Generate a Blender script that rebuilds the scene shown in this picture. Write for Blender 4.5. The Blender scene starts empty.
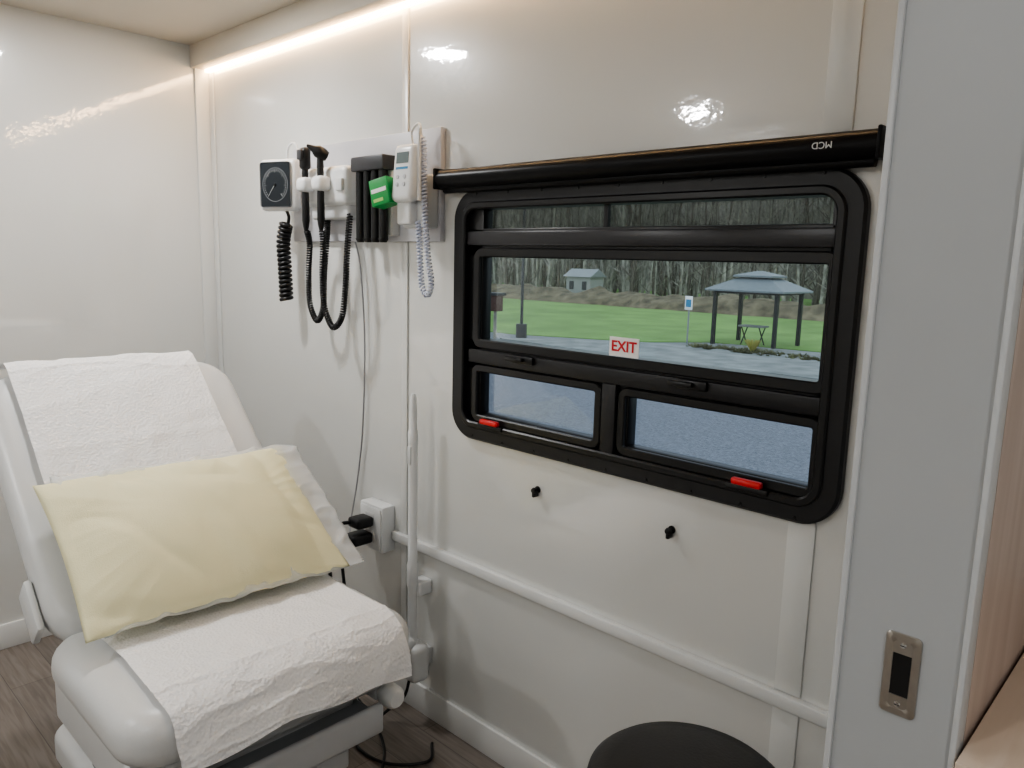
import bpy, bmesh, math, random
from mathutils import Vector, Matrix, noise
random.seed(7)
scene = bpy.context.scene
COL = scene.collection
D = 1.57      # window wall inner face (Y)
XF = -3.35    # far wall inner face (X)
ZC = 2.41     # ceiling
ZG = -1.2     # outside ground
try:
    scene.view_settings.look = 'AgX - Medium High Contrast'
except Exception as e:
    print('look', e)

# ------------------------------------------------------------------ materials
def mat(name, col, rough=0.5, metal=0.0, var=0.04, nscale=8.0, bump=0.0, bscale=60.0, coat=0.0,
        spec=0.5, emit=None, estr=0.0, coatr=0.06, coatior=1.5):
    m = bpy.data.materials.new(name); m.use_nodes = True
    nt = m.node_tree; b = nt.nodes['Principled BSDF']
    tc = nt.nodes.new('ShaderNodeTexCoord')
    n = nt.nodes.new('ShaderNodeTexNoise'); n.inputs['Scale'].default_value = nscale
    n.inputs['Detail'].default_value = 4
    nt.links.new(tc.outputs['Object'], n.inputs['Vector'])
    r = nt.nodes.new('ShaderNodeValToRGB')
    r.color_ramp.elements[0].position = 0.3; r.color_ramp.elements[1].position = 0.7
    r.color_ramp.elements[0].color = (*[max(0, c*(1-var)) for c in col], 1)
    r.color_ramp.elements[1].color = (*[min(1, c*(1+var)) for c in col], 1)
    nt.links.new(n.outputs['Fac'], r.inputs['Fac'])
    nt.links.new(r.outputs['Color'], b.inputs['Base Color'])
    b.inputs['Roughness'].default_value = rough
    b.inputs['Metallic'].default_value = metal
    b.inputs['Specular IOR Level'].default_value = spec
    b.inputs['Coat Weight'].default_value = coat
    b.inputs['Coat Roughness'].default_value = coatr
    b.inputs['Coat IOR'].default_value = coatior
    if emit:
        b.inputs['Emission Color'].default_value = (*emit, 1); b.inputs['Emission Strength'].default_value = estr
    if bump:
        n2 = nt.nodes.new('ShaderNodeTexNoise'); n2.inputs['Scale'].default_value = bscale
        n2.inputs['Detail'].default_value = 2
        nt.links.new(tc.outputs['Object'], n2.inputs['Vector'])
        bp = nt.nodes.new('ShaderNodeBump'); bp.inputs['Strength'].default_value = bump
        bp.inputs['Distance'].default_value = 0.01
        nt.links.new(n2.outputs['Fac'], bp.inputs['Height'])
        nt.links.new(bp.outputs['Normal'], b.inputs['Normal'])
        if coat: nt.links.new(bp.outputs['Normal'], b.inputs['Coat Normal'])
    return m

M_wall = mat('wall_gloss_panel', (0.71, 0.713, 0.69), 0.3, var=0.012, nscale=1.5, bump=0.035, bscale=38, coat=1.0, coatr=0.05, coatior=1.8)
M_trim = mat('trim_white', (0.76, 0.765, 0.755), 0.3, var=0.01)
M_batten = mat('batten_white', (0.71, 0.715, 0.695), 0.3, var=0.01)
M_ceil = mat('ceiling_cream', (0.73, 0.67, 0.58), 0.5, var=0.01)
M_grey = mat('partition_grey', (0.44, 0.455, 0.465), 0.38, var=0.02, nscale=3)
M_greyl = mat('jamb_edge_grey', (0.56, 0.575, 0.585), 0.35, var=0.02)
M_black = mat('black_aluminium', (0.009, 0.009, 0.010), 0.32, var=0.1)
M_blackm = mat('black_powdercoat', (0.013, 0.013, 0.015), 0.42, var=0.1, bump=0.03, bscale=200)
M_blacks = mat('black_satin_cassette', (0.009, 0.009, 0.010), 0.33, var=0.1, spec=0.18)
M_rub = mat('black_rubber', (0.008, 0.008, 0.009), 0.4, var=0.1)
M_red = mat('red_plastic', (0.75, 0.03, 0.03), 0.3)
M_redtext = mat('red_print', (0.65, 0.02, 0.03), 0.5)
M_sticker = mat('sticker_white', (0.95, 0.93, 0.93), 0.5)
M_white = mat('white_plastic', (0.78, 0.79, 0.79), 0.28, var=0.01)
M_white2 = mat('offwhite_plastic', (0.66, 0.67, 0.67), 0.35, var=0.02)
M_board = mat('board_grey', (0.56, 0.56, 0.59), 0.4, var=0.02)
M_vinyl = mat('vinyl_offwhite', (0.63, 0.635, 0.63), 0.34, var=0.015, bump=0.04, bscale=120)
M_shell = mat('chair_shell_grey', (0.50, 0.51, 0.52), 0.4, var=0.02)
M_dark = mat('dark_grey_plastic', (0.05, 0.05, 0.055), 0.45)
M_dial = mat('dial_face', (0.020, 0.025, 0.030), 0.45, spec=0.25)
M_mid = mat('mid_grey_plastic', (0.28, 0.29, 0.30), 0.45)
M_metal = mat('brushed_nickel', (0.50, 0.47, 0.43), 0.32, metal=1.0, var=0.06, nscale=40)
M_chrome = mat('chrome', (0.7, 0.7, 0.7), 0.12, metal=1.0)
M_green = mat('green_label', (0.02, 0.35, 0.08), 0.4)
M_teal = mat('teal_plastic', (0.05, 0.25, 0.45), 0.35)
M_blueg = mat('lcd_grey', (0.16, 0.20, 0.20), 0.25)
M_stool = mat('black_vinyl', (0.012, 0.012, 0.013), 0.42, var=0.1, bump=0.05, bscale=150)
M_cablew = mat('grey_cable', (0.30, 0.30, 0.31), 0.4)
M_blue = mat('pale_blue_cord', (0.68, 0.71, 0.82), 0.35)
M_led = mat('led_strip_warm', (1, 0.8, 0.55), 0.5, emit=(1.0, 0.66, 0.36), estr=25)

def mat_paper(name, col, transl=0.25, alpha=1.0, scale=260, vs=0.3, strength=0.25, nscale=14):
    m = bpy.data.materials.new(name); m.use_nodes = True
    nt = m.node_tree; b = nt.nodes['Principled BSDF']; out = nt.nodes['Material Output']
    tc = nt.nodes.new('ShaderNodeTexCoord')
    v = nt.nodes.new('ShaderNodeTexVoronoi'); v.inputs['Scale'].default_value = scale
    nt.links.new(tc.outputs['Object'], v.inputs['Vector'])
    n = nt.nodes.new('ShaderNodeTexNoise'); n.inputs['Scale'].default_value = nscale
    nt.links.new(tc.outputs['Object'], n.inputs['Vector'])
    ad = nt.nodes.new('ShaderNodeMath'); ad.operation = 'MULTIPLY_ADD'; ad.inputs[1].default_value = vs
    nt.links.new(v.outputs['Distance'], ad.inputs[0]); nt.links.new(n.outputs['Fac'], ad.inputs[2])
    bp = nt.nodes.new('ShaderNodeBump'); bp.inputs['Strength'].default_value = strength; bp.inputs['Distance'].default_value = 0.008
    nt.links.new(ad.outputs[0], bp.inputs['Height']); nt.links.new(bp.outputs['Normal'], b.inputs['Normal'])
    b.inputs['Base Color'].default_value = (*col, 1); b.inputs['Roughness'].default_value = 0.65
    t = nt.nodes.new('ShaderNodeBsdfTranslucent'); t.inputs['Color'].default_value = (*col, 1)
    mx = nt.nodes.new('ShaderNodeMixShader'); mx.inputs[0].default_value = transl
    nt.links.new(b.outputs[0], mx.inputs[1]); nt.links.new(t.outputs[0], mx.inputs[2])
    last = mx
    if alpha < 1:
        tr = nt.nodes.new('ShaderNodeBsdfTransparent'); m2 = nt.nodes.new('ShaderNodeMixShader')
        m2.inputs[0].default_value = alpha
        nt.links.new(tr.outputs[0], m2.inputs[1]); nt.links.new(mx.outputs[0], m2.inputs[2]); last = m2
    nt.links.new(last.outputs[0], out.inputs['Surface'])
    return m
M_paper = mat_paper('exam_paper', (0.90, 0.90, 0.905), 0.08, 1.0, 130, 0.8, 0.40)
M_sheer = mat_paper('sheer_cover', (0.88, 0.89, 0.89), 0.3, 0.55)
M_pillow = mat_paper('pillow_yellow', (0.84, 0.80, 0.53), 0.05, 1.0, 350, 0.3, 0.3, 10)

def mat_glass(name, tint):
    m = bpy.data.materials.new(name); m.use_nodes = True
    nt = m.node_tree; nt.nodes.clear()
    out = nt.nodes.new('ShaderNodeOutputMaterial'); tr = nt.nodes.new('ShaderNodeBsdfTransparent')
    tr.inputs[0].default_value = (*tint, 1)
    gl = nt.nodes.new('ShaderNodeBsdfGlossy'); gl.inputs['Roughness'].default_value = 0.01
    fr = nt.nodes.new('ShaderNodeFresnel'); fr.inputs[0].default_value = 1.35
    mx = nt.nodes.new('ShaderNodeMixShader')
    nt.links.new(fr.outputs[0], mx.inputs[0]); nt.links.new(tr.outputs[0], mx.inputs[1]); nt.links.new(gl.outputs[0], mx.inputs[2])
    nt.links.new(mx.outputs[0], out.inputs['Surface'])
    return m
M_glass = mat_glass('window_glass', (0.92, 0.97, 0.97))
M_glassd = mat_glass('window_glass_transom', (0.60, 0.63, 0.61))
M_glasss = mat_glass('window_glass_screened', (0.84, 0.88, 0.92))

def mat_planks(name, c1, c2, c3, rot=0.0, bw=1.2, bh=0.15, rough=0.35, stretch=(2, 30, 2), mortar=0.002):
    m = bpy.data.materials.new(name); m.use_nodes = True
    nt = m.node_tree; b = nt.nodes['Principled BSDF']
    tc = nt.nodes.new('ShaderNodeTexCoord'); mp = nt.nodes.new('ShaderNodeMapping')
    mp.inputs['Rotation'].default_value = (0, 0, rot)
    nt.links.new(tc.outputs['Object'], mp.inputs['Vector'])
    mp2 = nt.nodes.new('ShaderNodeMapping'); mp2.inputs['Scale'].default_value = stretch
    nt.links.new(mp.outputs[0], mp2.inputs['Vector'])
    n = nt.nodes.new('ShaderNodeTexNoise'); n.inputs['Scale'].default_value = 2.5; n.inputs['Detail'].default_value = 6
    n.inputs['Distortion'].default_value = 0.6
    nt.links.new(mp2.outputs[0], n.inputs['Vector'])
    r = nt.nodes.new('ShaderNodeValToRGB'); r.color_ramp.elements[0].position = 0.35; r.color_ramp.elements[1].position = 0.65
    r.color_ramp.elements[0].color = (*c3, 1); r.color_ramp.elements[1].color = (1, 1, 1, 1)
    nt.links.new(n.outputs['Fac'], r.inputs[0])
    mx = nt.nodes.new('ShaderNodeMix'); mx.data_type = 'RGBA'; mx.blend_type = 'MULTIPLY'; mx.inputs[0].default_value = 0.9
    if mortar > 0:
        br = nt.nodes.new('ShaderNodeTexBrick'); br.inputs['Scale'].default_value = 1
        br.inputs['Brick Width'].default_value = bw; br.inputs['Row Height'].default_value = bh
        br.inputs['Mortar Size'].default_value = mortar; br.inputs['Mortar'].default_value = (*[c*0.35 for c in c1], 1)
        br.inputs['Color1'].default_value = (*c1, 1); br.inputs['Color2'].default_value = (*c2, 1)
        nt.links.new(mp.outputs[0], br.inputs['Vector'])
        nt.links.new(br.outputs['Color'], mx.inputs[6])
    else: mx.inputs[6].default_value = (*c1, 1)
    nt.links.new(r.outputs[0], mx.inputs[7])
    nt.links.new(mx.outputs[2], b.inputs['Base Color'])
    b.inputs['Roughness'].default_value = rough
    return m
M_floor = mat_planks('floor_grey_oak', (0.255, 0.222, 0.196), (0.21, 0.184, 0.163), (0.66, 0.63, 0.61), mortar=0.001)
M_wood = mat_planks('light_maple', (0.68, 0.57, 0.47), None, (0.88, 0.83, 0.79), stretch=(14, 1.2, 1.2), mortar=0)
M_woodp = mat_planks('pink_maple', (0.58, 0.47, 0.41), None, (0.84, 0.80, 0.77), stretch=(2, 10, 1.0), mortar=0)

# ------------------------------------------------------------------ mesh helpers
def empty(name, loc=(0, 0, 0)):
    e = bpy.data.objects.new(name, None); e.empty_display_size = 0.05
    COL.objects.link(e); e.location = loc
    return e
def finish(bm, name, m, parent=None, smooth=True, ang=38):
    bmesh.ops.recalc_face_normals(bm, faces=bm.faces[:])
    me = bpy.data.meshes.new(name); bm.to_mesh(me); bm.free()
    if smooth:
        for p in me.polygons: p.use_smooth = True
        me.set_sharp_from_angle(angle=math.radians(ang))
    o = bpy.data.objects.new(name, me); COL.objects.link(o)
    if isinstance(m, (list, tuple)):
        for k in m: me.materials.append(k)
    else: me.materials.append(m)
    if parent:
        o.parent = parent
        o.matrix_parent_inverse = Matrix.Translation(parent.location).inverted()
    return o
def add_box(bm, x0, x1, y0, y1, z0, z1, bevel=0, M=None, seg=2):
    vs = [bm.verts.new((x, y, z)) for x in (x0, x1) for y in (y0, y1) for z in (z0, z1)]
    F = [(0,1,3,2),(4,6,7,5),(0,4,5,1),(2,3,7,6),(0,2,6,4),(1,5,7,3)]
    fs = [bm.faces.new([vs[i] for i in f]) for f in F]
    if bevel:
        es = list({e for f in fs for e in f.edges})
        r = bmesh.ops.bevel(bm, geom=es, offset=bevel, segments=seg, affect='EDGES', profile=0.5)
        vs = list({v for f in r['faces'] for v in f.verts})
    if M is not None:
        bmesh.ops.transform(bm, matrix=M, verts=vs)
    return vs
def box(name, x0, x1, y0, y1, z0, z1, m, bevel=0, parent=None, M=None, seg=2):
    bm = bmesh.new(); add_box(bm, x0, x1, y0, y1, z0, z1, bevel, M, seg)
    return finish(bm, name, m, parent)
def boxes(name, lst, m, bevel=0, parent=None):
    bm = bmesh.new()
    for b in lst: add_box(bm, *b, bevel)
    return finish(bm, name, m, parent)
def add_tube(bm, p0, p1, r0, r1=None, seg=20, caps=True, mi=0):
    r1 = r0 if r1 is None else r1
    p0 = Vector(p0); p1 = Vector(p1); d = (p1-p0).normalized()
    a = d.orthogonal().normalized(); b = d.cross(a)
    c0 = []; c1 = []
    for i in range(seg):
        t = 2*math.pi*i/seg; o = a*math.cos(t)+b*math.sin(t)
        c0.append(bm.verts.new(p0+o*r0)); c1.append(bm.verts.new(p1+o*r1))
    for i in range(seg):
        j = (i+1) % seg; f = bm.faces.new((c0[i], c0[j], c1[j], c1[i])); f.material_index = mi
    if caps:
        bm.faces.new(c0[::-1]); bm.faces.new(c1)
def tube(name, p0, p1, r0, m, r1=None, parent=None, seg=24):
    bm = bmesh.new(); add_tube(bm, p0, p1, r0, r1, seg); return finish(bm, name, m, parent)
def lathe(name, prof, m, M=None, parent=None, seg=40):
    bm = bmesh.new(); rings = []
    for r, z in prof:
        if r < 1e-5: rings.append([bm.verts.new((0, 0, z))])
        else: rings.append([bm.verts.new((r*math.cos(2*math.pi*i/seg), r*math.sin(2*math.pi*i/seg), z)) for i in range(seg)])
    for a, b in zip(rings, rings[1:]):
        for i in range(seg):
            j = (i+1) % seg
            if len(a) == 1 and len(b) > 1: bm.faces.new((a[0], b[i], b[j]))
            elif len(b) == 1 and len(a) > 1: bm.faces.new((a[i], a[j], b[0]))
            elif len(a) > 1: bm.faces.new((a[i], a[j], b[j], b[i]))
    if M is not None: bmesh.ops.transform(bm, matrix=M, verts=bm.verts[:])
    return finish(bm, name, m, parent)
def rrect(hx, hy, r, n=8):
    r = max(r, 0.0005); pts = []
    for cx, cy, a0 in ((hx-r, hy-r, 0), (-hx+r, hy-r, 90), (-hx+r, -hy+r, 180), (hx-r, -hy+r, 270)):
        for i in range(n+1):
            a = math.radians(a0+90*i/n); pts.append((cx+r*math.cos(a), cy+r*math.sin(a)))
    return pts
def slab(name, w, l, t, cr, er, m, M, parent=None, crown=0.01, n=8):
    bm = bmesh.new(); specs = []
    K = 6
    for i in range(K+1):
        a = math.pi/2*i/K; specs.append((er*(1-math.sin(a)), -t+er*(1-math.cos(a))))
    for i in range(K+1):
        a = math.pi/2*i/K; specs.append((er*(1-math.cos(a)), -er*(1-math.sin(a))))
    for k in (0.15, 0.35, 0.6, 0.85):
        specs.append((er+k*(min(w, l)/2-er), crown*math.sin(k*math.pi/2)))
    rings = []
    for ins, z in specs:
        rings.append([bm.verts.new((x, y, z)) for x, y in rrect(w/2-ins, l/2-ins, max(cr-ins*0.7, 0.004), n)])
    for a, b in zip(rings, rings[1:]):
        L = len(a)
        for i in range(L): bm.faces.new((a[i], a[(i+1) % L], b[(i+1) % L], b[i]))
    bm.faces.new(rings[0][::-1]); bm.faces.new(rings[-1])
    bmesh.ops.transform(bm, matrix=M, verts=bm.verts[:])
    return finish(bm, name, m, parent, ang=60)
def ring_plate(name, x0, x1, z0, z1, r, wdt, y0, y1, m, parent=None, bev=0.004):
    bm = bmesh.new(); cx = (x0+x1)/2; cz = (z0+z1)/2; hx = (x1-x0)/2; hz = (z1-z0)/2
    loops = [(0, y1), (0, y0+bev), (bev, y0), (wdt-bev, y0), (wdt, y0+bev), (wdt, y1)]
    R = []
    for ins, y in loops:
        R.append([bm.verts.new((cx+x, y, cz+z)) for x, z in rrect(hx-ins, hz-ins, max(r-ins, 0.006), 10)])
    R.append(R[0])
    for a, b in zip(R, R[1:]):
        L = len(a)
        for i in range(L): bm.faces.new((a[i], a[(i+1) % L], b[(i+1) % L], b[i]))
    return finish(bm, name, m, parent)
def rect_ring(name, x0, x1, z0, z1, w, y0, y1, m, parent=None, bev=0.003):
    return ring_plate(name, x0, x1, z0, z1, 0.006+w, w, y0, y1, m, parent, bev)
def smooth_path(pts, n=12):
    P = [Vector(p) for p in pts]; P = [P[0]*2-P[1]]+P+[P[-1]*2-P[-2]]; out = []
    for i in range(1, len(P)-2):
        for k in range(n):
            t = k/n; a, b, c, d = P[i-1:i+3]
            out.append(0.5*((2*b)+(c-a)*t+(2*a-5*b+4*c-d)*t*t+(3*b-a-3*c+d)*t**3))
    out.append(P[-2]); return out
def cable(name, pts, r, m, parent=None, smooth=True):
    P = smooth_path(pts) if smooth else [Vector(p) for p in pts]
    cu = bpy.data.curves.new(name, 'CURVE'); cu.dimensions = '3D'; cu.bevel_depth = r; cu.bevel_resolution = 3
    cu.use_fill_caps = True
    s = cu.splines.new('POLY'); s.points.add(len(P)-1)
    for i, p in enumerate(P): s.points[i].co = (*p, 1)
    cu.materials.append(m)
    o = bpy.data.objects.new(name, cu); COL.objects.link(o)
    if parent:
        o.parent = parent; o.matrix_parent_inverse = Matrix.Translation(parent.location).inverted()
    return o
def coil(name, pts, R, pitch, r, m, parent=None):
    P = smooth_path(pts, 16); out = []; L = [0]
    for a, b in zip(P, P[1:]): L.append(L[-1]+(b-a).length)
    total = L[-1]; N = int(total/pitch*9); k = 0
    for i in range(N+1):
        s = total*i/N
        while k < len(L)-2 and L[k+1] < s: k += 1
        f = (s-L[k])/max(L[k+1]-L[k], 1e-9); p = P[k].lerp(P[k+1], f); d = (P[k+1]-P[k]).normalized()
        a = d.cross(Vector((0, 1, 0)))
        a = a.normalized() if a.length > .01 else Vector((1, 0, 0))
        b = d.cross(a).normalized(); th = 2*math.pi*s/pitch
        out.append(p+(a*math.cos(th)+b*math.sin(th))*R)
    return cable(name, out, r, m, parent, smooth=False)
def text(name, s, size, loc, m, parent=None, rotz=0, roty=0, bold=0.0):
    cu = bpy.data.curves.new(name, 'FONT'); cu.body = s; cu.size = size; cu.align_x = 'CENTER'; cu.align_y = 'CENTER'
    cu.extrude = 0.0006; cu.offset = bold; cu.materials.append(m)
    o = bpy.data.objects.new(name, cu); COL.objects.link(o)
    o.matrix_world = Matrix.Translation(loc) @ Matrix.Rotation(rotz, 4, 'Z') @ Matrix.Rotation(roty, 4, 'Y') @ Matrix.Rotation(math.pi/2, 4, 'X')
    if parent:
        o.parent = parent; o.matrix_parent_inverse = Matrix.Translation(parent.location).inverted()
    return o

# ------------------------------------------------------------------ room shell
YB, XR = -1.25, 1.5
wx0, wx1, wz0, wz1 = -1.70, -0.585, 1.06, 1.712
boxes('wall_window', [(XF-.06, wx0, D, D+.06, -0.02, ZC), (wx1, XR, D, D+.06, -0.02, ZC),
                      (wx0, wx1, D, D+.06, -0.02, wz0), (wx0, wx1, D, D+.06, wz1, ZC)], M_wall)
box('wall_far', XF-.06, XF, YB-.06, D, -0.02, ZC, M_wall)
box('wall_back', XF-.06, XR, YB-.06, YB, -0.02, ZC, M_wall)
box('wall_right', XR, XR+.06, YB-.06, D+.06, -0.02, ZC, M_wall)
box('floor', XF-.06, XR+.06, YB-.06, D+.06, -0.06, 0.0, M_floor)
box('ceiling', XF-.06, XR+.06, YB-.06, D+.06, ZC, ZC+.05, M_ceil)
box('trim_ceiling_beam', XF, -0.34, 1.49, D, 2.32, ZC, M_ceil, 0.003)
box('trim_led_strip', XF+.02, -0.34, 1.545, 1.562, 2.309, 2.32, M_led)
box('trim_corner', XF, XF+.012, D-.065, D-.001, 0.10, 2.32, M_batten, 0.003)
box('trim_corner_return', XF+.012, XF+.05, D-.008, D, 0.10, 2.309, M_batten, 0.003)
box('trim_batten_1', -2.005, -1.975, D-.006, D, 0.10, 2.309, M_batten, 0.002)
boxes('trim_batten_2', [(-0.66, -0.60, D-.005, D, 0.10, 0.583), (-0.66, -0.60, D-.005, D, 0.62, 1.02),
                        (-0.66, -0.60, D-.005, D, 1.81, 2.309)], M_batten, 0.002)
box('trim_raceway', -2.04, -0.34, D-.02, D, 0.585, 0.618, M_trim, 0.004)
box('baseboard_window', XF+.012, -0.33, D-.012, D, 0.0, 0.10, M_trim, 0.003)
box('baseboard_far', XF, XF+.012, YB, D, 0.0, 0.10, M_trim, 0.003)
box('wall_partition', -0.322, -0.186, 0.955, D, 0.0, ZC, M_grey)
boxes('trim_jamb', [(-0.327, -0.319, 0.950, 0.985, 0, ZC), (-0.187, -0.180, 0.950, 0.985, 0, ZC)], M_greyl, 0.002)
box('wall_partition_cladding', -0.186, -0.180, 0.986, D, 0.0, ZC, M_woodp)
sp = empty('strike_plate', (-0.247, 0.95, 1.067))
ring_plate('plate', -0.268, -0.228, 1.015, 1.119, 0.006, 0.0095, 0.9515, 0.9545, M_metal, sp, 0.0008)
box('latch_recess', -0.259, -0.237, 0.9532, 0.9546, 1.038, 1.096, M_rub, 0, sp)
boxes('plate_ends', [(-0.262, -0.234, 0.9517, 0.9546, 1.022, 1.040), (-0.262, -0.234, 0.9517, 0.9546, 1.094, 1.112)], M_metal, 0, sp)
for k, zz in enumerate((1.029, 1.105)):
    tube('screw_%d' % (k+1), (-0.248, 0.9519, zz), (-0.248, 0.9505, zz), 0.004, M_chrome, 0.003, sp)
    box('slot_%d' % (k+1), -0.251, -0.245, 0.9502, 0.9506, zz-.0005, zz+.0005, M_rub, 0, sp)
ct = empty('counter_cabinet', (0.1, 1.3, 0))
box('worktop', -0.176, 0.75, 0.93, D-.002, 0.968, 1.0, M_wood, 0.003, ct)
box('carcass', -0.176, 0.75, 0.97, D-.002, 0.10, 0.968, M_woodp, 0.002, ct)
box('toe_kick', -0.176, 0.75, 1.05, D-.02, 0.0, 0.10, M_dark, 0, ct)
boxes('cabinet_doors', [(-0.17, 0.28, 0.952, 0.97, 0.12, 0.95), (0.29, 0.74, 0.952, 0.97, 0.12, 0.95)], M_wood, 0.002, ct)
tube('pull_1', (0.25, .94, 0.7), (0.25, .94, 0.82), 0.005, M_metal, None, ct)
tube('pull_2', (0.32, .94, 0.7), (0.32, .94, 0.82), 0.005, M_metal, None, ct)

def downlight(nm, x, y, P, r=0.085):
    e = empty(nm, (x, y, ZC))
    lathe('bezel', [(r+.022, 0), (r+.022, -.004), (r+.016, -.008), (r, -.006), (r, -.002), (0, -.002)], M_white, Matrix.Translation((x, y, ZC)), e)
    ld = bpy.data.lights.new(nm+'_lamp', 'AREA'); ld.shape = 'DISK'; ld.size = 2*r; ld.energy = P; ld.color = (0.98, 0.985, 0.99)
    lo = bpy.data.objects.new('lamp', ld); COL.objects.link(lo); lo.location = (x, y, ZC-.010)
    lo.parent = e; lo.matrix_parent_inverse = Matrix.Translation(e.location).inverted()
downlight('ceiling_downlight', -2.58, 0.90, 14)
downlight('ceiling_downlight', -2.38, -0.80, 14)
downlight('ceiling_downlight', -0.75, -0.80, 10)
downlight('ceiling_downlight', 0.75, 0.1, 10)

# ------------------------------------------------------------------ window
W = empty('window_1', (-1.14, D, 1.38))
ring_plate('outer_flange', -1.738, -0.552, 1.015, 1.749, 0.085, 0.050, 1.548, 1.571, M_blackm, W, 0.006)
ring_plate('inner_lip', -1.700, -0.588, 1.052, 1.715, 0.055, 0.020, 1.541, 1.60, M_black, W, 0.004)
yb0, yb1 = 1.562, 1.60
boxes('frame_bars', [(-1.690, -1.622, yb0, yb1, 1.07, 1.705), (-0.622, -0.592, yb0, yb1, 1.07, 1.705),
                     (-1.69, -0.592, yb0, yb1, 1.700, 1.712), (-1.69, -0.592, yb0, yb1, 1.56, 1.640),
                     (-1.69, -0.592, yb0, yb1, 1.228, 1.318), (-1.69, -0.592, yb0, yb1, 1.062, 1.096),
                     (-1.192, -1.088, yb0, yb1, 1.07, 1.24)], M_black, 0.003, W)
boxes('transom_sill', [(-1.68, -0.60, 1.550, 1.565, 1.592, 1.632)], mat('charcoal_aluminium', (0.03, 0.03, 0.034), 0.3), 0.004, W)
rect_ring('main_sash', -1.652, -0.592, 1.294, 1.585, 0.026, 1.552, 1.595, M_black, W)
rect_ring('vent_sash_left', -1.650, -1.166, 1.072, 1.246, 0.022, 1.550, 1.595, M_black, W)
rect_ring('vent_sash_right', -1.114, -0.598, 1.072, 1.246, 0.022, 1.550, 1.595, M_black, W)
boxes('vent_rail', [(-1.66, -0.60, 1.545, 1.562, 1.250, 1.290)], M_blackm, 0.004, W)
box('vent_mullion', -1.162, -1.118, 1.546, 1.562, 1.07, 1.250, M_blackm, 0.004, W)
box('glass_transom', -1.63, -0.60, 1.586, 1.590, 1.63, 1.71, M_glassd, 0, W)
box('transom_divider', -1.20, -1.188, 1.575, 1.586, 1.638, 1.702, M_black, 0, W)
box('glass_main', -1.63, -0.61, 1.586, 1.590, 1.31, 1.57, M_glass, 0, W)
box('glass_vent_left', -1.64, -1.18, 1.586, 1.590, 1.08, 1.235, M_glasss, 0, W)
box('glass_vent_right', -1.10, -0.61, 1.586, 1.590, 1.08, 1.235, M_glasss, 0, W)
bm = bmesh.new()
for i in range(9):
    x = -1.64+i*0.125
    for z in (1.027, 1.738): add_tube(bm, (x, 1.5478, z), (x, 1.5455, z), 0.004, 0.003, 8)
finish(bm, 'flange_screws', M_black, W)
for k, x in enumerate((-1.433, -0.901)):
    box('latch_base_%d' % (k+1), x-.04, x+.04, 1.534, 1.548, 1.268, 1.290, M_black, 0.004, W)
    box('latch_lever_%d' % (k+1), x-.055, x+.01, 1.520, 1.534, 1.274, 1.286, M_black, 0.004, W)
for k, x in enumerate((-1.557, -0.748)):
    box('release_tab_%d' % (k+1), x-.036, x+.036, 1.528, 1.546, 1.073, 1.089, M_red, 0.006, W, seg=3)
    box('release_base_%d' % (k+1), x-.05, x+.05, 1.534, 1.549, 1.060, 1.074, M_black, 0.004, W)
st = empty('exit_sticker', (-1.121, 1.55, 1.346))
box('label', -1.146, -1.058, 1.5496, 1.5512, 1.322, 1.370, M_sticker, 0.0, st)
text('lettering', 'EXIT', 0.037, (-1.102, 1.5490, 1.3465), M_redtext, st, bold=0.0008)
rs = empty('roller_shade', (-1.14, 1.53, 1.78))
tube('cassette', (-1.768, 1.528, 1.782), (-0.530, 1.528, 1.782), 0.0275, M_blacks, None, rs, 40)
box('cassette_back', -1.765, -0.533, 1.53, D, 1.757, 1.807, M_blacks, 0.006, rs)
tube('hem_tube', (-1.760, 1.535, 1.752), (-0.540, 1.535, 1.752), 0.011, M_blacks, None, rs, 24)
for k, x in enumerate((-1.772, -0.526)):
    box('end_cap_%d' % (k+1), x-.004, x+.004, 1.499, D, 1.752, 1.812, M_blacks, 0.003, rs)
text('maker_mark', 'MCD', 0.018, (-0.63, 1.4998, 1.784), M_white, rs, roty=math.pi)

for k, x in enumerate((-1.388, -0.9475)):
    h = empty('wall_hook', (x, D, 0.91))
    lathe('knob', [(0, .022), (.007, .020), (.009, .014), (.005, .008), (.005, 0), (.010, 0), (.010, -.002), (0, -.002)], M_rub,
          Matrix.Translation((x, D-.002, 0.912)) @ Matrix.Rotation(math.pi/2, 4, 'X'), h)
    box('hook_tab', x-.004, x+.004, D-.022, D, 0.893, 0.908, M_rub, 0.002, h)

# ------------------------------------------------------------------ diagnostic instrument board
bd = empty('wall_diagnostic_station', (-2.22, D, 1.77))
box('backboard', -2.645, -1.800, 1.550, D, 1.602, 1.939, M_board, 0.004, bd)
A = Matrix.Translation((-2.600, 1.475, 1.80)) @ Matrix.Rotation(math.radians(17), 4, 'Z')
gz = lambda *a, **k: box(*a, M=A, parent=bd, **k)
gz('gauge_body', -.084, .084, -.022, .022, -.092, .092, M_white, bevel=0.016, seg=4)
gz('gauge_bezel', -.072, .072, -.027, -.020, -.080, .080, M_mid, bevel=0.010)
gz('gauge_dial', -.068, .068, -.0285, -.0265, -.076, .076, M_dial, bevel=0.0)
ring_plate('tmp', -.060, .060, -.060, .060, .060, .0018, -.0292, -.0284, M_mid, None, 0.0001)
rg = bpy.data.objects['tmp']; rg.name = 'gauge_dial_ring'; rg.data.transform(A); rg.parent = bd
rg.matrix_parent_inverse = Matrix.Translation(bd.location).inverted()
bm = bmesh.new()
for i in range(31):
    a = math.radians(-140+280*i/30); l = .006 if i % 5 else .012
    p = Vector((math.sin(a), 0, math.cos(a)))
    add_tube(bm, p*.054+Vector((0, -.0287, 0)), p*(.054-l)+Vector((0, -.0287, 0)), .0006, None, 6)
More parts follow.
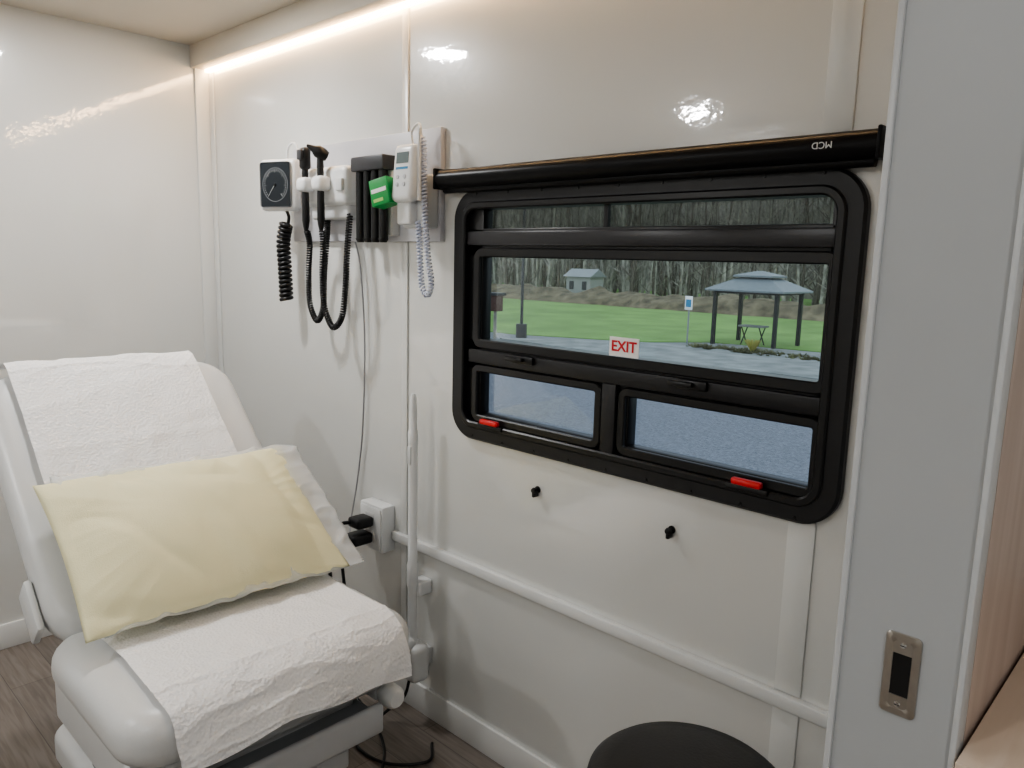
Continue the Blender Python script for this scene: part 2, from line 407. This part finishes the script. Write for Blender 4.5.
add_tube(bm, Vector((0, -.030, 0)), Vector((-.025, -.030, -.030)), .0012, .0005, 6)
bmesh.ops.transform(bm, matrix=A, verts=bm.verts[:]); finish(bm, 'gauge_ticks_needle', M_white, bd)
bm = bmesh.new(); add_tube(bm, (0, -.028, 0), (0, -.032, 0), .006, .005, 16)
bmesh.ops.transform(bm, matrix=A, verts=bm.verts[:]); finish(bm, 'gauge_hub', M_rub, bd)
box('gauge_mount', -2.64, -2.57, 1.49, 1.552, 1.765, 1.835, M_white2, 0.006, bd)
cable('gauge_hook_wire', [(-2.60, 1.50, 1.875), (-2.585, 1.50, 1.935), (-2.54, 1.50, 1.945), (-2.52, 1.51, 1.90)], .004, M_white, bd)
coil('gauge_coiled_hose', [(-2.60, 1.495, 1.665), (-2.625, 1.495, 1.60), (-2.62, 1.495, 1.50), (-2.612, 1.495, 1.385)], .020, .0165, .0072, M_rub, bd)
cable('gauge_hose_top', [(-2.58, 1.48, 1.718), (-2.575, 1.49, 1.69), (-2.59, 1.495, 1.66)], .006, M_rub, bd)
box('cradle_body', -2.47, -2.190, 1.475, 1.552, 1.720, 1.850, M_white, 0.022, bd, seg=4)
box('cradle_lower', -2.44, -2.21, 1.50, 1.552, 1.675, 1.735, M_white2, 0.012, bd, seg=3)
box('cradle_switch', -2.235, -2.20, 1.466, 1.48, 1.765, 1.805, M_white2, 0.004, bd)
for k, x in enumerate((-2.395, -2.300)):
    box('cradle_arm_%d' % (k+1), x-.030, x+.030, 1.428, 1.480, 1.765, 1.815, M_white, 0.016, bd, seg=3)
    lathe('instrument_handle_%d' % (k+1), [(0, .20), (.010, .198), (.0115, .18), (.0105, .15), (.012, .10), (.013, .02), (.010, .0), (.005, -.02), (0, -.02)],
          M_rub, Matrix.Translation((x, 1.452, 1.65)), bd)
box('ophthalmoscope_head', -2.415, -2.375, 1.436, 1.468, 1.840, 1.915, M_rub, 0.013, bd, seg=4)
box('ophthalmoscope_browrest', -2.409, -2.381, 1.427, 1.437, 1.872, 1.906, M_dark, 0.004, bd)
lathe('otoscope_head', [(0, -.028), (.016, -.026), (.021, -.01), (.021, .01), (.013, .022), (.006, .042), (.004, .048), (0, .048)], M_rub,
      Matrix.Translation((-2.300, 1.452, 1.890)) @ Matrix.Rotation(math.radians(60), 4, 'X') @ Matrix.Rotation(math.radians(-25), 4, 'Y'), bd)
tube('otoscope_neck', (-2.300, 1.452, 1.84), (-2.300, 1.452, 1.88), .012, M_rub, .010, bd)
coil('coiled_cord_left', [(-2.395, 1.455, 1.635), (-2.42, 1.48, 1.59), (-2.445, 1.49, 1.48), (-2.440, 1.49, 1.38), (-2.395, 1.49, 1.322),
                     (-2.355, 1.49, 1.37), (-2.345, 1.49, 1.48), (-2.345, 1.50, 1.58), (-2.38, 1.53, 1.68)], .0080, .0088, .0034, M_rub, bd)
coil('coiled_cord_right', [(-2.300, 1.455, 1.635), (-2.31, 1.465, 1.59), (-2.325, 1.47, 1.48), (-2.315, 1.47, 1.38), (-2.265, 1.47, 1.31),
                      (-2.215, 1.475, 1.35), (-2.200, 1.48, 1.46), (-2.205, 1.49, 1.56), (-2.215, 1.51, 1.69)], .0080, .0088, .0034, M_rub, bd)
box('specula_housing', -2.165, -1.992, 1.478, 1.552, 1.822, 1.868, M_dark, 0.006, bd)
box('specula_back', -2.160, -1.997, 1.518, 1.552, 1.62, 1.83, M_white2, 0.004, bd)
bm = bmesh.new()
for i in range(4):
    x = -2.140+.041*i
    add_tube(bm, (x, 1.50, 1.605), (x, 1.50, 1.825), .0145, .0145, 20)
    add_tube(bm, (x, 1.50, 1.598), (x, 1.50, 1.61), .011, .0175, 20)
finish(bm, 'specula_tubes', M_rub, bd)
B = Matrix.Translation((-1.945, 1.452, 1.745)) @ Matrix.Rotation(math.radians(-14), 4, 'Y') @ Matrix.Rotation(math.radians(15), 4, 'Z')
box('probe_cover_carton', -.034, .034, -.028, .028, -.040, .040, M_green, 0.002, bd, M=B)
box('carton_label', -.028, .028, -.0292, -.0278, -.002, .010, M_sticker, 0, bd, M=B)
box('carton_label_low', -.024, .012, -.0292, -.0278, -.030, -.020, mat('label_lime', (0.4, 0.65, 0.2), 0.5), 0, bd, M=B)
box('thermometer_cradle', -1.915, -1.805, 1.492, 1.552, 1.640, 1.800, M_white2, 0.012, bd, seg=3)
box('thermometer_well', -1.905, -1.840, 1.465, 1.50, 1.650, 1.735, M_white, 0.008, bd, seg=3)
T = Matrix.Translation((-1.862, 1.470, 1.806)) @ Matrix.Rotation(math.radians(-6), 4, 'X')
box('thermometer_body', -.050, .050, -.018, .022, -.092, .078, M_white, 0.018, bd, M=T, seg=4)
box('thermometer_display', -.028, .028, -.0195, -.017, .020, .052, M_blueg, 0.0, bd, M=T)
box('thermometer_band', -.028, .028, -.0190, -.016, .002, .009, M_teal, 0.0, bd, M=T)
bm = bmesh.new()
for sx in (-.016, .016):
    for sz in (-.02, -.042): add_tube(bm, T @ Vector((sx, -.017, sz)), T @ Vector((sx, -.0205, sz)), .007, .006, 12)
finish(bm, 'thermometer_buttons', M_board, bd)
tube('probe', (-1.808, 1.475, 1.72), (-1.808, 1.475, 1.925), .007, M_white, .005, bd)
cable('probe_hook', [(-1.87, 1.50, 1.885), (-1.875, 1.50, 1.925), (-1.845, 1.50, 1.945), (-1.82, 1.49, 1.92), (-1.817, 1.49, 1.87)], .004, M_white, bd)
coil('probe_coiled_cord', [(-1.810, 1.49, 1.90), (-1.806, 1.49, 1.82), (-1.800, 1.49, 1.70), (-1.785, 1.49, 1.56), (-1.768, 1.49, 1.48), (-1.785, 1.49, 1.442),
                           (-1.812, 1.49, 1.47), (-1.820, 1.49, 1.54), (-1.830, 1.49, 1.66)], .0072, .0105, .0032, M_blue, bd)

out = empty('wall_outlet', (-2.10, D, 0.62))
box('surface_box', -2.175, -2.045, 1.515, D, 0.540, 0.705, M_white, 0.006, out)
box('cover_plate', -2.168, -2.052, 1.510, 1.516, 0.548, 0.697, M_white, 0.004, out)
boxes('sockets', [(-2.135, -2.085, 1.508, 1.511, 0.632, 0.675), (-2.135, -2.085, 1.508, 1.511, 0.570, 0.613)], M_white2, 0.002, out)
pl = empty('power_plug', (-2.12, 1.49, 0.6))
box('plug_body_1', -2.145, -2.080, 1.440, 1.508, 0.632, 0.668, M_rub, 0.010, pl, seg=3)
box('plug_body_2', -2.150, -2.085, 1.425, 1.508, 0.572, 0.610, M_rub, 0.010, pl, seg=3)
cable('plug_cord_1', [(-2.13, 1.445, 0.65), (-2.13, 1.40, 0.65), (-2.13, 1.355, 0.60), (-2.13, 1.36, 0.50), (-2.14, 1.40, 0.2), (-2.1, 1.42, 0.03)], .0065, M_rub, pl)
cable('plug_cord_2', [(-2.12, 1.43, 0.59), (-2.10, 1.39, 0.58), (-2.085, 1.38, 0.52), (-2.09, 1.40, 0.35), (-2.08, 1.40, 0.15), (-2.0, 1.36, 0.008)], .0055, M_rub, pl)
box('cord_tag', -.0008, .0008, -.018, .018, -.032, .032, M_sticker, 0, pl, M=Matrix.Translation((-2.13, 1.33, 0.625)) @ Matrix.Rotation(math.radians(-50), 4, 'Z') @ Matrix.Rotation(math.radians(15), 4, 'X'))
cable('cord_tag_tie', [(-2.130, 1.332, 0.652), (-2.13, 1.35, 0.66), (-2.13, 1.38, 0.64)], .001, M_white, pl)
cable('station_power_cable', [(-2.235, 1.545, 1.60), (-2.215, 1.552, 1.50), (-2.20, 1.556, 1.25), (-2.215, 1.556, 0.95), (-2.25, 1.556, 0.75), (-2.25, 1.53, 0.62), (-2.16, 1.46, 0.595)], .0030, M_cablew, None)

po = empty('exam_light_wand', (-1.87, 1.5, 0.7))
lathe('wand_tube', [(0, 0.86), (.006, .858), (.010, .845), (.013, .80), (.0135, .74), (.0165, .735), (.0165, .70), (.0155, .695), (.0155, .30), (.0185, .29), (.0185, .22), (.0155, .21), (.0155, 0), (0, 0)], M_white,
      Matrix.Translation((-1.868, 1.505, 0.27)), po, 24)
box('wand_switch', -1.876, -1.860, 1.487, 1.495, 0.90, 0.96, M_white2, 0.003, po)
box('wall_clip', -1.895, -1.842, 1.515, D, 0.45, 0.50, M_white, 0.008, po, seg=3)
box('handset_foot', -1.895, -1.815, 1.472, 1.545, 0.160, 0.290, M_white, 0.022, po, seg=4)
lathe('handset_pivot', [(0, .026), (.026, .024), (.030, .016), (.030, -.016), (.026, -.024), (0, -.026)], M_white2,
      Matrix.Translation((-1.868, 1.475, 0.285)) @ Matrix.Rotation(math.pi/2, 4, 'X'), po, 28)
box('foot_wall_bracket', -1.875, -1.84, 1.54, D, 0.20, 0.26, M_white2, 0.004, po)
cable('wand_cord', [(-1.86, 1.49, 0.17), (-1.87, 1.47, 0.10), (-1.93, 1.43, 0.03), (-1.9, 1.30, 0.008), (-1.75, 1.30, 0.008), (-1.66, 1.40, 0.008), (-1.72, 1.47, 0.008)], .005, M_rub, po)
cable('floor_cord', [(-1.98, 1.36, 0.10), (-1.90, 1.38, 0.03), (-1.80, 1.34, 0.008), (-1.66, 1.24, 0.008), (-1.52, 1.32, 0.008), (-1.50, 1.42, 0.008)], .005, M_rub)

# ------------------------------------------------------------------ exam chair
ch = empty('medical_exam_chair', (-1.9, 0.84, 0))
yc = 0.845
slab('seat_cushion', 0.57, 0.745, 0.125, 0.10, 0.055, M_vinyl, Matrix.Translation((-1.745, yc, 0.62)), ch, 0.012)
ux, uz = -0.725, 0.6887
def backM(s, off=0.0):
    px, pz = -1.95+ux*s+0.6887*off, 0.62+uz*s+0.725*off
    return Matrix(((ux, 0, 0.6887, px), (0, -1, 0, yc+.008), (uz, 0, 0.725, pz), (0, 0, 0, 1)))
slab('back_cushion', 0.86, 0.735, 0.10, 0.12, 0.046, M_vinyl, backM(0.42), ch, 0.012)
slab('back_shell', 0.72, 0.60, 0.045, 0.08, 0.02, M_shell, backM(0.38, -0.097), ch, 0.0)
slab('seat_shell', 0.50, 0.64, 0.075, 0.06, 0.025, M_shell, Matrix.Translation((-1.755, yc, 0.507)), ch, 0.0)
for k, y in enumerate((0.475, 1.220)):
    bm = bmesh.new()
    add_box(bm, -.045, .045, -.010, .010, -.07, .07, 0.009)
    bmesh.ops.transform(bm, matrix=Matrix.Translation((-2.09, y, 0.655)) @ Matrix.Rotation(math.radians(-46), 4, 'Y'), verts=bm.verts[:])
    finish(bm, 'hinge_cover_%d' % (k+1), M_white2, ch)
slab('upper_body_shell', 0.66, 0.60, 0.20, 0.05, 0.02, M_white2, Matrix.Translation((-1.97, yc+.01, 0.445)), ch, 0.0)
slab('lift_column_shell', 0.50, 0.46, 0.20, 0.05, 0.015, M_mid, Matrix.Translation((-1.98, yc, 0.27)), ch, 0.0)
slab('base_plinth', 0.94, 0.54, 0.11, 0.07, 0.03, M_white2, Matrix.Translation((-2.02, yc+.01, 0.115)), ch, 0.0)
box('front_panel', -1.60, -1.565, 0.62, 1.07, 0.30, 0.43, M_white2, 0.012, ch, seg=3)
box('footrest_pan', -1.60, -1.47, 0.60, 1.09, 0.360, 0.390, M_mid, 0.010, ch)
box('footrest_front', -1.485, -1.462, 0.60, 1.09, 0.345, 0.425, M_shell, 0.010, ch, seg=3)
box('front_drawer', -1.565, -1.50, 0.68, 1.01, 0.265, 0.34, M_shell, 0.010, ch, seg=3)
for k, y in enumerate((0.555, 1.135)):
    tube('stirrup_bar_%d' % (k+1), (-1.80, y, 0.42), (-1.50, y, 0.415), .012, M_chrome, None, ch)
    box('stirrup_bracket_%d' % (k+1), -1.66, -1.52, y-.03, y+.03, 0.395, 0.440, M_white2, 0.010, ch, seg=3)
    lathe('stirrup_knob_%d' % (k+1), [(0, .02), (.022, .018), (.03, .006), (.03, -.03), (.024, -.04), (0, -.04)], M_white,
          Matrix.Translation((-1.485, y, 0.415)) @ Matrix.Rotation(math.pi/2, 4, 'Y'), ch, 28)
tube('front_caster_axle', (-1.62, 0.62, 0.03), (-1.62, 1.05, 0.03), .012, M_dark, None, ch)

def bp(s, n): return (-1.95+ux*s+0.6887*n, 0.62+uz*s+0.725*n)
prof = [bp(.885, -.055), bp(.872, -.012), bp(.842, .010), bp(.78, .018), bp(.60, .018), bp(.40, .018), bp(.20, .018), bp(.07, .026),
        (-1.93, 0.650), (-1.86, 0.638), (-1.72, 0.638), (-1.58, 0.637), (-1.52, 0.632), (-1.475, 0.612), (-1.450, 0.575), (-1.440, 0.54), (-1.434, 0.505)]
P = smooth_path([(x, 0, z) for x, z in prof], 14)
NY = 110
bm = bmesh.new(); grid = []
for i, p in enumerate(P):
    a = P[max(i-1, 0)]; b = P[min(i+1, len(P)-1)]; d = (b-a).normalized(); nn = Vector((-d.z, 0, d.x))
    if nn.z < 0 and i < len(P)*0.9 and i > 14: nn = -nn
    if i <= 14: nn = Vector((-.7, 0, .7))
    if i >= len(P)-35: nn = Vector((0.8, 0, 0.6))
    row = []; f = i/(len(P)-1)
    front = max(0, (f-0.86)/0.14); top = max(0, 1-f/0.2)
    crease = 0.0035*math.exp(-((p.x+1.545)/.007)**2) if p.z < .66 else 0
    crease += 0.003*math.exp(-((f-.27)/.004)**2)
    for j in range(NY+1):
        t = j/NY
        k = min(1, max(0, (f-0.40)/0.1)); y0 = 0.565+(0.560-0.565)*k; y1 = 1.10+(1.15-1.10)*k
        y = y0+(y1-y0)*t + 0.008*noise.noise(Vector((f*9, t*1.5, 1)))
        w = 0.004*noise.noise(Vector((f*9+3, y*14, 2)))
        c = 1-abs(noise.noise(Vector((f*13+1.7*y, y*5-f*6, 5))))*6
        w += 0.0026*max(0, c)
        c = 1-abs(noise.noise(Vector((f*8-3*y, y*7+f*9, 15))))*8
        w += 0.002*max(0, c) + crease
        w += top*0.008*(0.6+noise.noise(Vector((f*14, y*7, 21))))
        w += front*0.020*noise.noise(Vector((1.3, y*9, 7))) + front*.010
        q = p + nn*(w+0.003)
        if front > 0:
            q.z -= front*0.03*noise.noise(Vector((4.4, y*5, 9)))
        row.append(bm.verts.new((q.x, y, q.z)))
    grid.append(row)
for i in range(len(grid)-1):
    for j in range(NY): bm.faces.new((grid[i][j], grid[i][j+1], grid[i+1][j+1], grid[i+1][j]))
paper = finish(bm, 'exam_table_paper', M_paper, None, ang=180)

def cushion(name, a, b, T, M, m, parent, wr=0.006, seed=0, pinch=0.05, N=90, p=2.4, ruf=0.0):
    bm = bmesh.new(); G = {}
    for side in (1, -1):
        for i in range(N+1):
            for j in range(N+1):
                u = -1+2*i/N; v = -1+2*j/N
                if side == -1 and (i in (0, N) or j in (0, N)):
                    G[(side, i, j)] = G[(1, i, j)]; continue
                h = T*((1-abs(u)**p)*(1-abs(v)**p))**0.55
                if side == -1: h *= 0.7
                x = a*u*(1-pinch*(1-v*v)); y = b*v*(1-pinch*1.2*(1-u*u))
                rad = max(abs(u), abs(v))
                nz = noise.noise(Vector((x*4+seed, y*4, side*3.0)))*wr
                c = 1-abs(noise.noise(Vector((x*5+y*4+seed, (y-x)*3.0, side*5.0))))*4
                nz -= max(0, c)*wr*0.6*(0.4+rad)
                ang = math.atan2(v, u)
                nz -= abs(noise.noise(Vector((math.cos(ang)*5+seed, math.sin(ang)*5, side*2.0))))*wr*1.3*rad**3
                z = side*h + nz*(1-rad**10)*side
                z += 0.004*math.sin(u*5+v*3+seed)*rad**8
                if side == 1 or rad > .8:
                    z += ruf*noise.noise(Vector((x*16+seed, y*12, 6.0)))*rad**4
                    z += ruf*0.6*(1-min(1, abs(noise.noise(Vector((x*11+y*7, y*13-x*5, 8.0))))*5))*rad**2
                e = ruf*0.4*noise.noise(Vector((x*9+seed, y*9, 1.0)))*rad**8
                G[(side, i, j)] = bm.verts.new((x+e, y+e, z))
    for side in (1, -1):
        for i in range(N):
            for j in range(N):
                q = [G[(side, i, j)], G[(side, i+1, j)], G[(side, i+1, j+1)], G[(side, i, j+1)]]
                bm.faces.new(q if side == 1 else q[::-1])
    bmesh.ops.transform(bm, matrix=M, verts=bm.verts[:])
    return finish(bm, name, m, parent, ang=180)
pw = empty('pillow', (-2.02, 0.875, 0.83))
up = Vector((-0.825, 0.0, 0.565)).normalized(); side = Vector((0.03, 1, -0.01)).normalized()
nrm = side.cross(up).normalized()
if nrm.z < 0: nrm = -nrm
up = nrm.cross(side).normalized()
def pM(c): return Matrix(((side.x, up.x, nrm.x, c[0]), (side.y, up.y, nrm.y, c[1]), (side.z, up.z, nrm.z, c[2]), (0, 0, 0, 1)))
cushion('pillow_body', 0.345, 0.243, 0.080, pM((-1.983, 0.860, 0.810)), M_pillow, pw, 0.014, 0, 0.03)
cushion('sheer_pillow_cover', 0.350, 0.250, 0.040, pM((-1.988, 0.905, 0.812)), M_sheer, pw, 0.012, 3, 0.01, ruf=0.016)

# ------------------------------------------------------------------ stool
s = empty('rolling_stool', (-0.676, 1.235, 0))
SM = Matrix.Translation((-0.676, 1.235, 0.012))
lathe('seat', [(0, .556), (.08, .556), (.15, .554), (.182, .549), (.196, .537), (.201, .515), (.198, .497), (.185, .485), (.17, .48), (0, .48)], M_stool, SM, s, 64)
lathe('seat_pan', [(.165, .481), (.165, .472), (.05, .465), (0, .465)], M_dark, SM, s)
lathe('gas_lift', [(.04, .466), (.04, .44), (.017, .43), (.017, .27), (.027, .265), (.027, .09), (.05, .08), (.05, .055), (0, .055)], M_chrome, SM, s)
for i in range(5):
    a = 2*math.pi*i/5+.3; c, sn = math.cos(a), math.sin(a)
    tube('leg_%d' % (i+1), (-0.676+.03*c, 1.235+.03*sn, .08), (-0.676+.24*c, 1.235+.24*sn, .062), .017, M_chrome, .011, s)
    tube('caster_%d' % (i+1), (-0.676+.24*c-.011*sn, 1.235+.24*sn+.011*c, .025), (-0.676+.24*c+.011*sn, 1.235+.24*sn-.011*c, .025), .025, M_rub, None, s)
    tube('caster_stem_%d' % (i+1), (-0.676+.24*c, 1.235+.24*sn, .03), (-0.676+.24*c, 1.235+.24*sn, .062), .007, M_chrome, None, s)

# ------------------------------------------------------------------ outside
M_asph = mat('asphalt', (0.225, 0.233, 0.247), 0.85, var=0.30, nscale=22, bump=0.5, bscale=30)
M_grass = mat('lawn', (0.19, 0.33, 0.085), 0.9, var=0.2, nscale=0.5, bump=0.4, bscale=20)
M_path = mat('gravel_path', (0.26, 0.265, 0.26), 0.9, var=0.3, nscale=1.5)
M_bark = mat('bare_bark', (0.33, 0.305, 0.27), 0.9, var=0.6, nscale=1.4)
M_ridge = mat('distant_woodland', (0.31, 0.285, 0.25), 0.95, var=0.3, nscale=0.9)
M_brush = mat('undergrowth', (0.17, 0.14, 0.09), 0.95, var=0.5, nscale=1.6, bump=0.6, bscale=3)
M_roof = mat('gazebo_roof', (0.20, 0.22, 0.235), 0.5, var=0.1)
M_bronze = mat('dark_bronze', (0.03, 0.03, 0.03), 0.5)
box('ground_asphalt', -120, 60, D+.5, 120, ZG-.3, ZG, M_asph)
def patch(name, pts, z, th, m):
    bm = bmesh.new(); vs = [bm.verts.new((x, y, z)) for x, y in pts]; bm.faces.new(vs)
    r = bmesh.ops.extrude_face_region(bm, geom=bm.faces[:])
    bmesh.ops.translate(bm, vec=(0, 0, -th), verts=[v for v in r['geom'] if isinstance(v, bmesh.types.BMVert)])
    return finish(bm, name, m, None, False)
patch('ground_lawn', [(-110, 20.4), (-40, 20.4), (-20, 20.9), (-15.5, 22.8), (-14, 25.0), (-9.5, 25.5), (-2, 25), (40, 30), (40, 70), (-110, 70)], ZG+.03, .04, M_grass)
patch('ground_path', [(-19, 19.2), (-13, 18.6), (-6, 19.0), (-4, 22), (-5, 24.6), (-13, 24.8), (-14.5, 22.9), (-17, 21.5)], ZG+.05, .06, M_path)
bm = bmesh.new(); rows = []
for i in range(321):
    x = -115+i*.5; row = []
    for j, (dy, z) in enumerate(((0, 0), (.5, .35), (1.0, .7), (2.0, .9), (2.4, 0))):
        n1 = noise.noise(Vector((x*.6, j*1.7, 0))); row.append(bm.verts.new((x, 40.2+dy+.5*n1, ZG+z*(1+.6*n1))))
    rows.append(row)
for a, b in zip(rows, rows[1:]):
    for j in range(4): bm.faces.new((a[j], a[j+1], b[j+1], b[j]))
finish(bm, 'undergrowth_bank', M_brush, None)
bm = bmesh.new()
for i in range(850):
    x = random.uniform(-85, 0); y = random.uniform(48.5, 63); h = random.uniform(8, 15); r = random.choice((.04, .05, .06, .08, .12, .17))
    lean = random.uniform(-1.8, 1.8)
    top = Vector((x+lean, y, ZG+h)); base = Vector((x, y, ZG-.05)); mid = base.lerp(top, .5)+Vector((random.uniform(-.4, .4), 0, 0))
    mi = random.choice((0, 0, 0, 2))
    add_tube(bm, base, mid, r, r*.65, 5, False, mi); add_tube(bm, mid, top, r*.65, r*.2, 5, False, mi)
    for k in range(13):
        t = random.uniform(.02, .95); p = base.lerp(mid, t*2) if t < .5 else mid.lerp(top, t*2-1)
        a = random.uniform(0, 6.28); l = random.uniform(.8, 3.0)*(1.1-t*.5)
        e1 = p+Vector((math.cos(a)*l*.8, math.sin(a)*l*.3, l*random.uniform(.3, .9)))
        add_tube(bm, p, e1, max(.02, r*.4*(1.1-t)), .014, 3, False, mi)
        m1 = p.lerp(e1, .5); add_tube(bm, m1, m1+Vector((random.uniform(-.7, .7), 0, random.uniform(.2, .9))), .016, .01, 3, False, mi)
rows = []
for i in range(241):
    x = -110+i*.5; row = []
    for j, (dy, z) in enumerate(((0, 0), (1, 4), (2, 8), (4, 11.5), (8, 12))):
        n1 = noise.noise(Vector((x*.5, j*1.3, 4))); row.append(bm.verts.new((x, 68+dy+n1*1.2, ZG+z*(1+.15*n1))))
    rows.append(row)
for a, b in zip(rows, rows[1:]):
    for j in range(4):
        f = bm.faces.new((a[j], a[j+1], b[j+1], b[j])); f.material_index = 1
finish(bm, 'bare_tree_woodland', [M_bark, M_ridge, mat('dark_bark', (0.14, 0.12, 0.10), 0.9, var=0.3)], None, False)
# small outbuilding at the edge of the wood
ho = empty('distant_house', (-35.8, 44.8, ZG))
box('walls', -36.9, -34.7, 44.2, 45.8, ZG, ZG+1.75, mat('house_siding', (0.36, 0.36, 0.35), 0.8), 0, ho)
bm = bmesh.new()
v = [bm.verts.new(q) for q in ((-37.1, 44.0, ZG+1.73), (-34.5, 44.0, ZG+1.73), (-34.5, 46.0, ZG+1.73), (-37.1, 46.0, ZG+1.73), (-37.1, 45.0, ZG+2.3), (-34.5, 45.0, ZG+2.3))]
for q in ((0, 1, 5, 4), (2, 3, 4, 5), (0, 4, 3), (1, 2, 5), (0, 3, 2, 1)): bm.faces.new([v[i] for i in q])
finish(bm, 'gable_roof', M_mid, ho, False)
boxes('house_windows', [(-36.6, -36.2, 44.17, 44.2, ZG+.8, ZG+1.4), (-35.4, -35.0, 44.17, 44.2, ZG+.8, ZG+1.4)], M_dark, 0, ho)
gx, gy = -12.55, 25.6
g = empty('gazebo', (gx, gy, ZG))
K_ = 0.76
bm = bmesh.new()
for sx in (-1, 1):
    for sy in (-1, 1): add_box(bm, gx+sx*1.5*K_-.06, gx+sx*1.5*K_+.06, gy+sy*1.25*K_-.06, gy+sy*1.25*K_+.06, ZG, ZG+1.95)
for sy in (-1, 1): add_box(bm, gx-1.6*K_, gx+1.6*K_, gy+sy*1.25*K_-.05, gy+sy*1.25*K_+.05, ZG+1.83, ZG+1.95)
for sx in (-1, 1): add_box(bm, gx+sx*1.5*K_-.05, gx+sx*1.5*K_+.05, gy-1.3*K_, gy+1.3*K_, ZG+1.83, ZG+1.95)
finish(bm, 'posts_beams', M_bronze, g)
def hip(name, hx, hy, z0, z1, tx, ty):
    bm = bmesh.new(); hx *= K_; hy *= K_; tx *= K_; ty *= K_
    C = ((-1, -1), (1, -1), (1, 1), (-1, 1))
    lo = [bm.verts.new((gx+a*hx, gy+b*hy, z0)) for a, b in C]
    lo2 = [bm.verts.new((gx+a*hx, gy+b*hy, z0+.06)) for a, b in C]
    hi = [bm.verts.new((gx+a*tx, gy+b*ty, z1)) for a, b in C]
    bm.faces.new(lo[::-1]); bm.faces.new(hi)
    for A_, B_ in ((lo, lo2), (lo2, hi)):
        for i in range(4): bm.faces.new((A_[i], A_[(i+1) % 4], B_[(i+1) % 4], B_[i]))
    finish(bm, name, M_roof, g, False)
hip('lower_roof', 1.9, 1.6, ZG+1.90, ZG+2.38, .75, .55)
hip('upper_roof', .95, .75, ZG+2.40, ZG+2.62, .12, .06)
tb = empty('picnic_table', (gx, gy-.2, ZG))
box('top', gx-.45, gx+.45, gy-.5, gy+.1, ZG+.66, ZG+.72, M_path, 0.02, tb)
for k, x in enumerate((gx-.33, gx+.33)):
    tube('leg_%da' % k, (x, gy-.45, ZG), (x, gy+.05, ZG+.68), .022, M_bronze, None, tb)
    tube('leg_%db' % k, (x, gy+.05, ZG), (x, gy-.45, ZG+.68), .022, M_bronze, None, tb)
sg = empty('parking_sign', (-14.1, 23.6, ZG))
tube('post', (-14.1, 23.6, ZG), (-14.1, 23.6, ZG+1.65), .03, M_mid, None, sg)
box('panel', -14.25, -13.95, 23.55, 23.57, ZG+1.22, ZG+1.70, M_sticker, 0.01, sg)
box('symbol', -14.2, -14.0, 23.54, 23.552, ZG+1.32, ZG+1.58, M_teal, 0, sg)
lp = empty('street_lamp', (-19.0, 20.3, ZG))
tube('concrete_base', (-19, 20.3, ZG), (-19, 20.3, ZG+.5), .20, M_dark, None, lp)
tube('pole', (-19, 20.3, ZG+.4), (-19, 20.3, ZG+6), .055, M_dark, .045, lp)
box('lamp_head', -19.4, -18.6, 20.1, 20.5, ZG+5.95, ZG+6.1, M_dark, .03, lp)
bh = empty('birdhouse_post', (-16.35, 16.3, ZG))
tube('post', (-16.35, 16.3, ZG), (-16.35, 16.3, ZG+1.3), .05, M_bark, None, bh)
box('house', -16.52, -16.18, 16.15, 16.45, ZG+1.25, ZG+1.72, mat('birdhouse_red', (0.10, 0.05, 0.04), 0.7), 0.01, bh)
box('roof', -16.58, -16.12, 16.08, 16.52, ZG+1.72, ZG+1.80, M_dark, 0.01, bh)
bm = bmesh.new()
for i in range(120):
    x = random.uniform(-13.6, -7.5); y = random.uniform(22.4, 23.3); R = random.uniform(.05, .16)
    for k in range(16):
        a = random.uniform(0, 6.28); add_tube(bm, (x, y, ZG+.03), (x+math.cos(a)*R, y+math.sin(a)*R, ZG+.03+R*random.uniform(.3, 1.2)), .018, .008, 3, False)
for k in range(60):
    a = random.uniform(0, 6.28); q = random.uniform(.1, .3); add_tube(bm, (-11.3, 22.9, ZG+.03), (-11.3+math.cos(a)*q, 22.9+math.sin(a)*q, ZG+.45), .02, .008, 3, False, 1)
finish(bm, 'garden_bed_plants', [mat('bed_plants', (0.16, 0.16, 0.08), 0.9, var=0.7, nscale=1), mat('yellow_grass', (0.42, 0.40, 0.12), 0.9)], None, False)

# ------------------------------------------------------------------ world
w = bpy.data.worlds.new('overcast_sky'); scene.world = w; w.use_nodes = True
nt = w.node_tree; bg = nt.nodes['Background']
tc = nt.nodes.new('ShaderNodeTexCoord'); sx = nt.nodes.new('ShaderNodeSeparateXYZ'); rp = nt.nodes.new('ShaderNodeValToRGB')
nt.links.new(tc.outputs['Generated'], sx.inputs[0]); nt.links.new(sx.outputs['Z'], rp.inputs[0]); nt.links.new(rp.outputs[0], bg.inputs[0])
rp.color_ramp.elements[0].color = (0.80, 0.86, 0.92, 1); rp.color_ramp.elements[1].color = (0.68, 0.79, 0.93, 1)
bg.inputs[1].default_value = 1.3

# ------------------------------------------------------------------ camera
cam = bpy.data.cameras.new('camera'); co = bpy.data.objects.new('camera', cam); COL.objects.link(co)
cam.sensor_width = 36; cam.lens = 26.89; cam.clip_start = 0.02; cam.clip_end = 500
f = Vector((-0.6845, 0.7163, -0.1594)).normalized(); rgt = Vector((0.7176, 0.691, 0.0253))
rgt = (rgt-f*rgt.dot(f)).normalized(); upv = rgt.cross(f)
co.matrix_world = Matrix(((rgt.x, upv.x, -f.x, 0), (rgt.y, upv.y, -f.y, 0), (rgt.z, upv.z, -f.z, 1.55), (0, 0, 0, 1)))
scene.camera = co
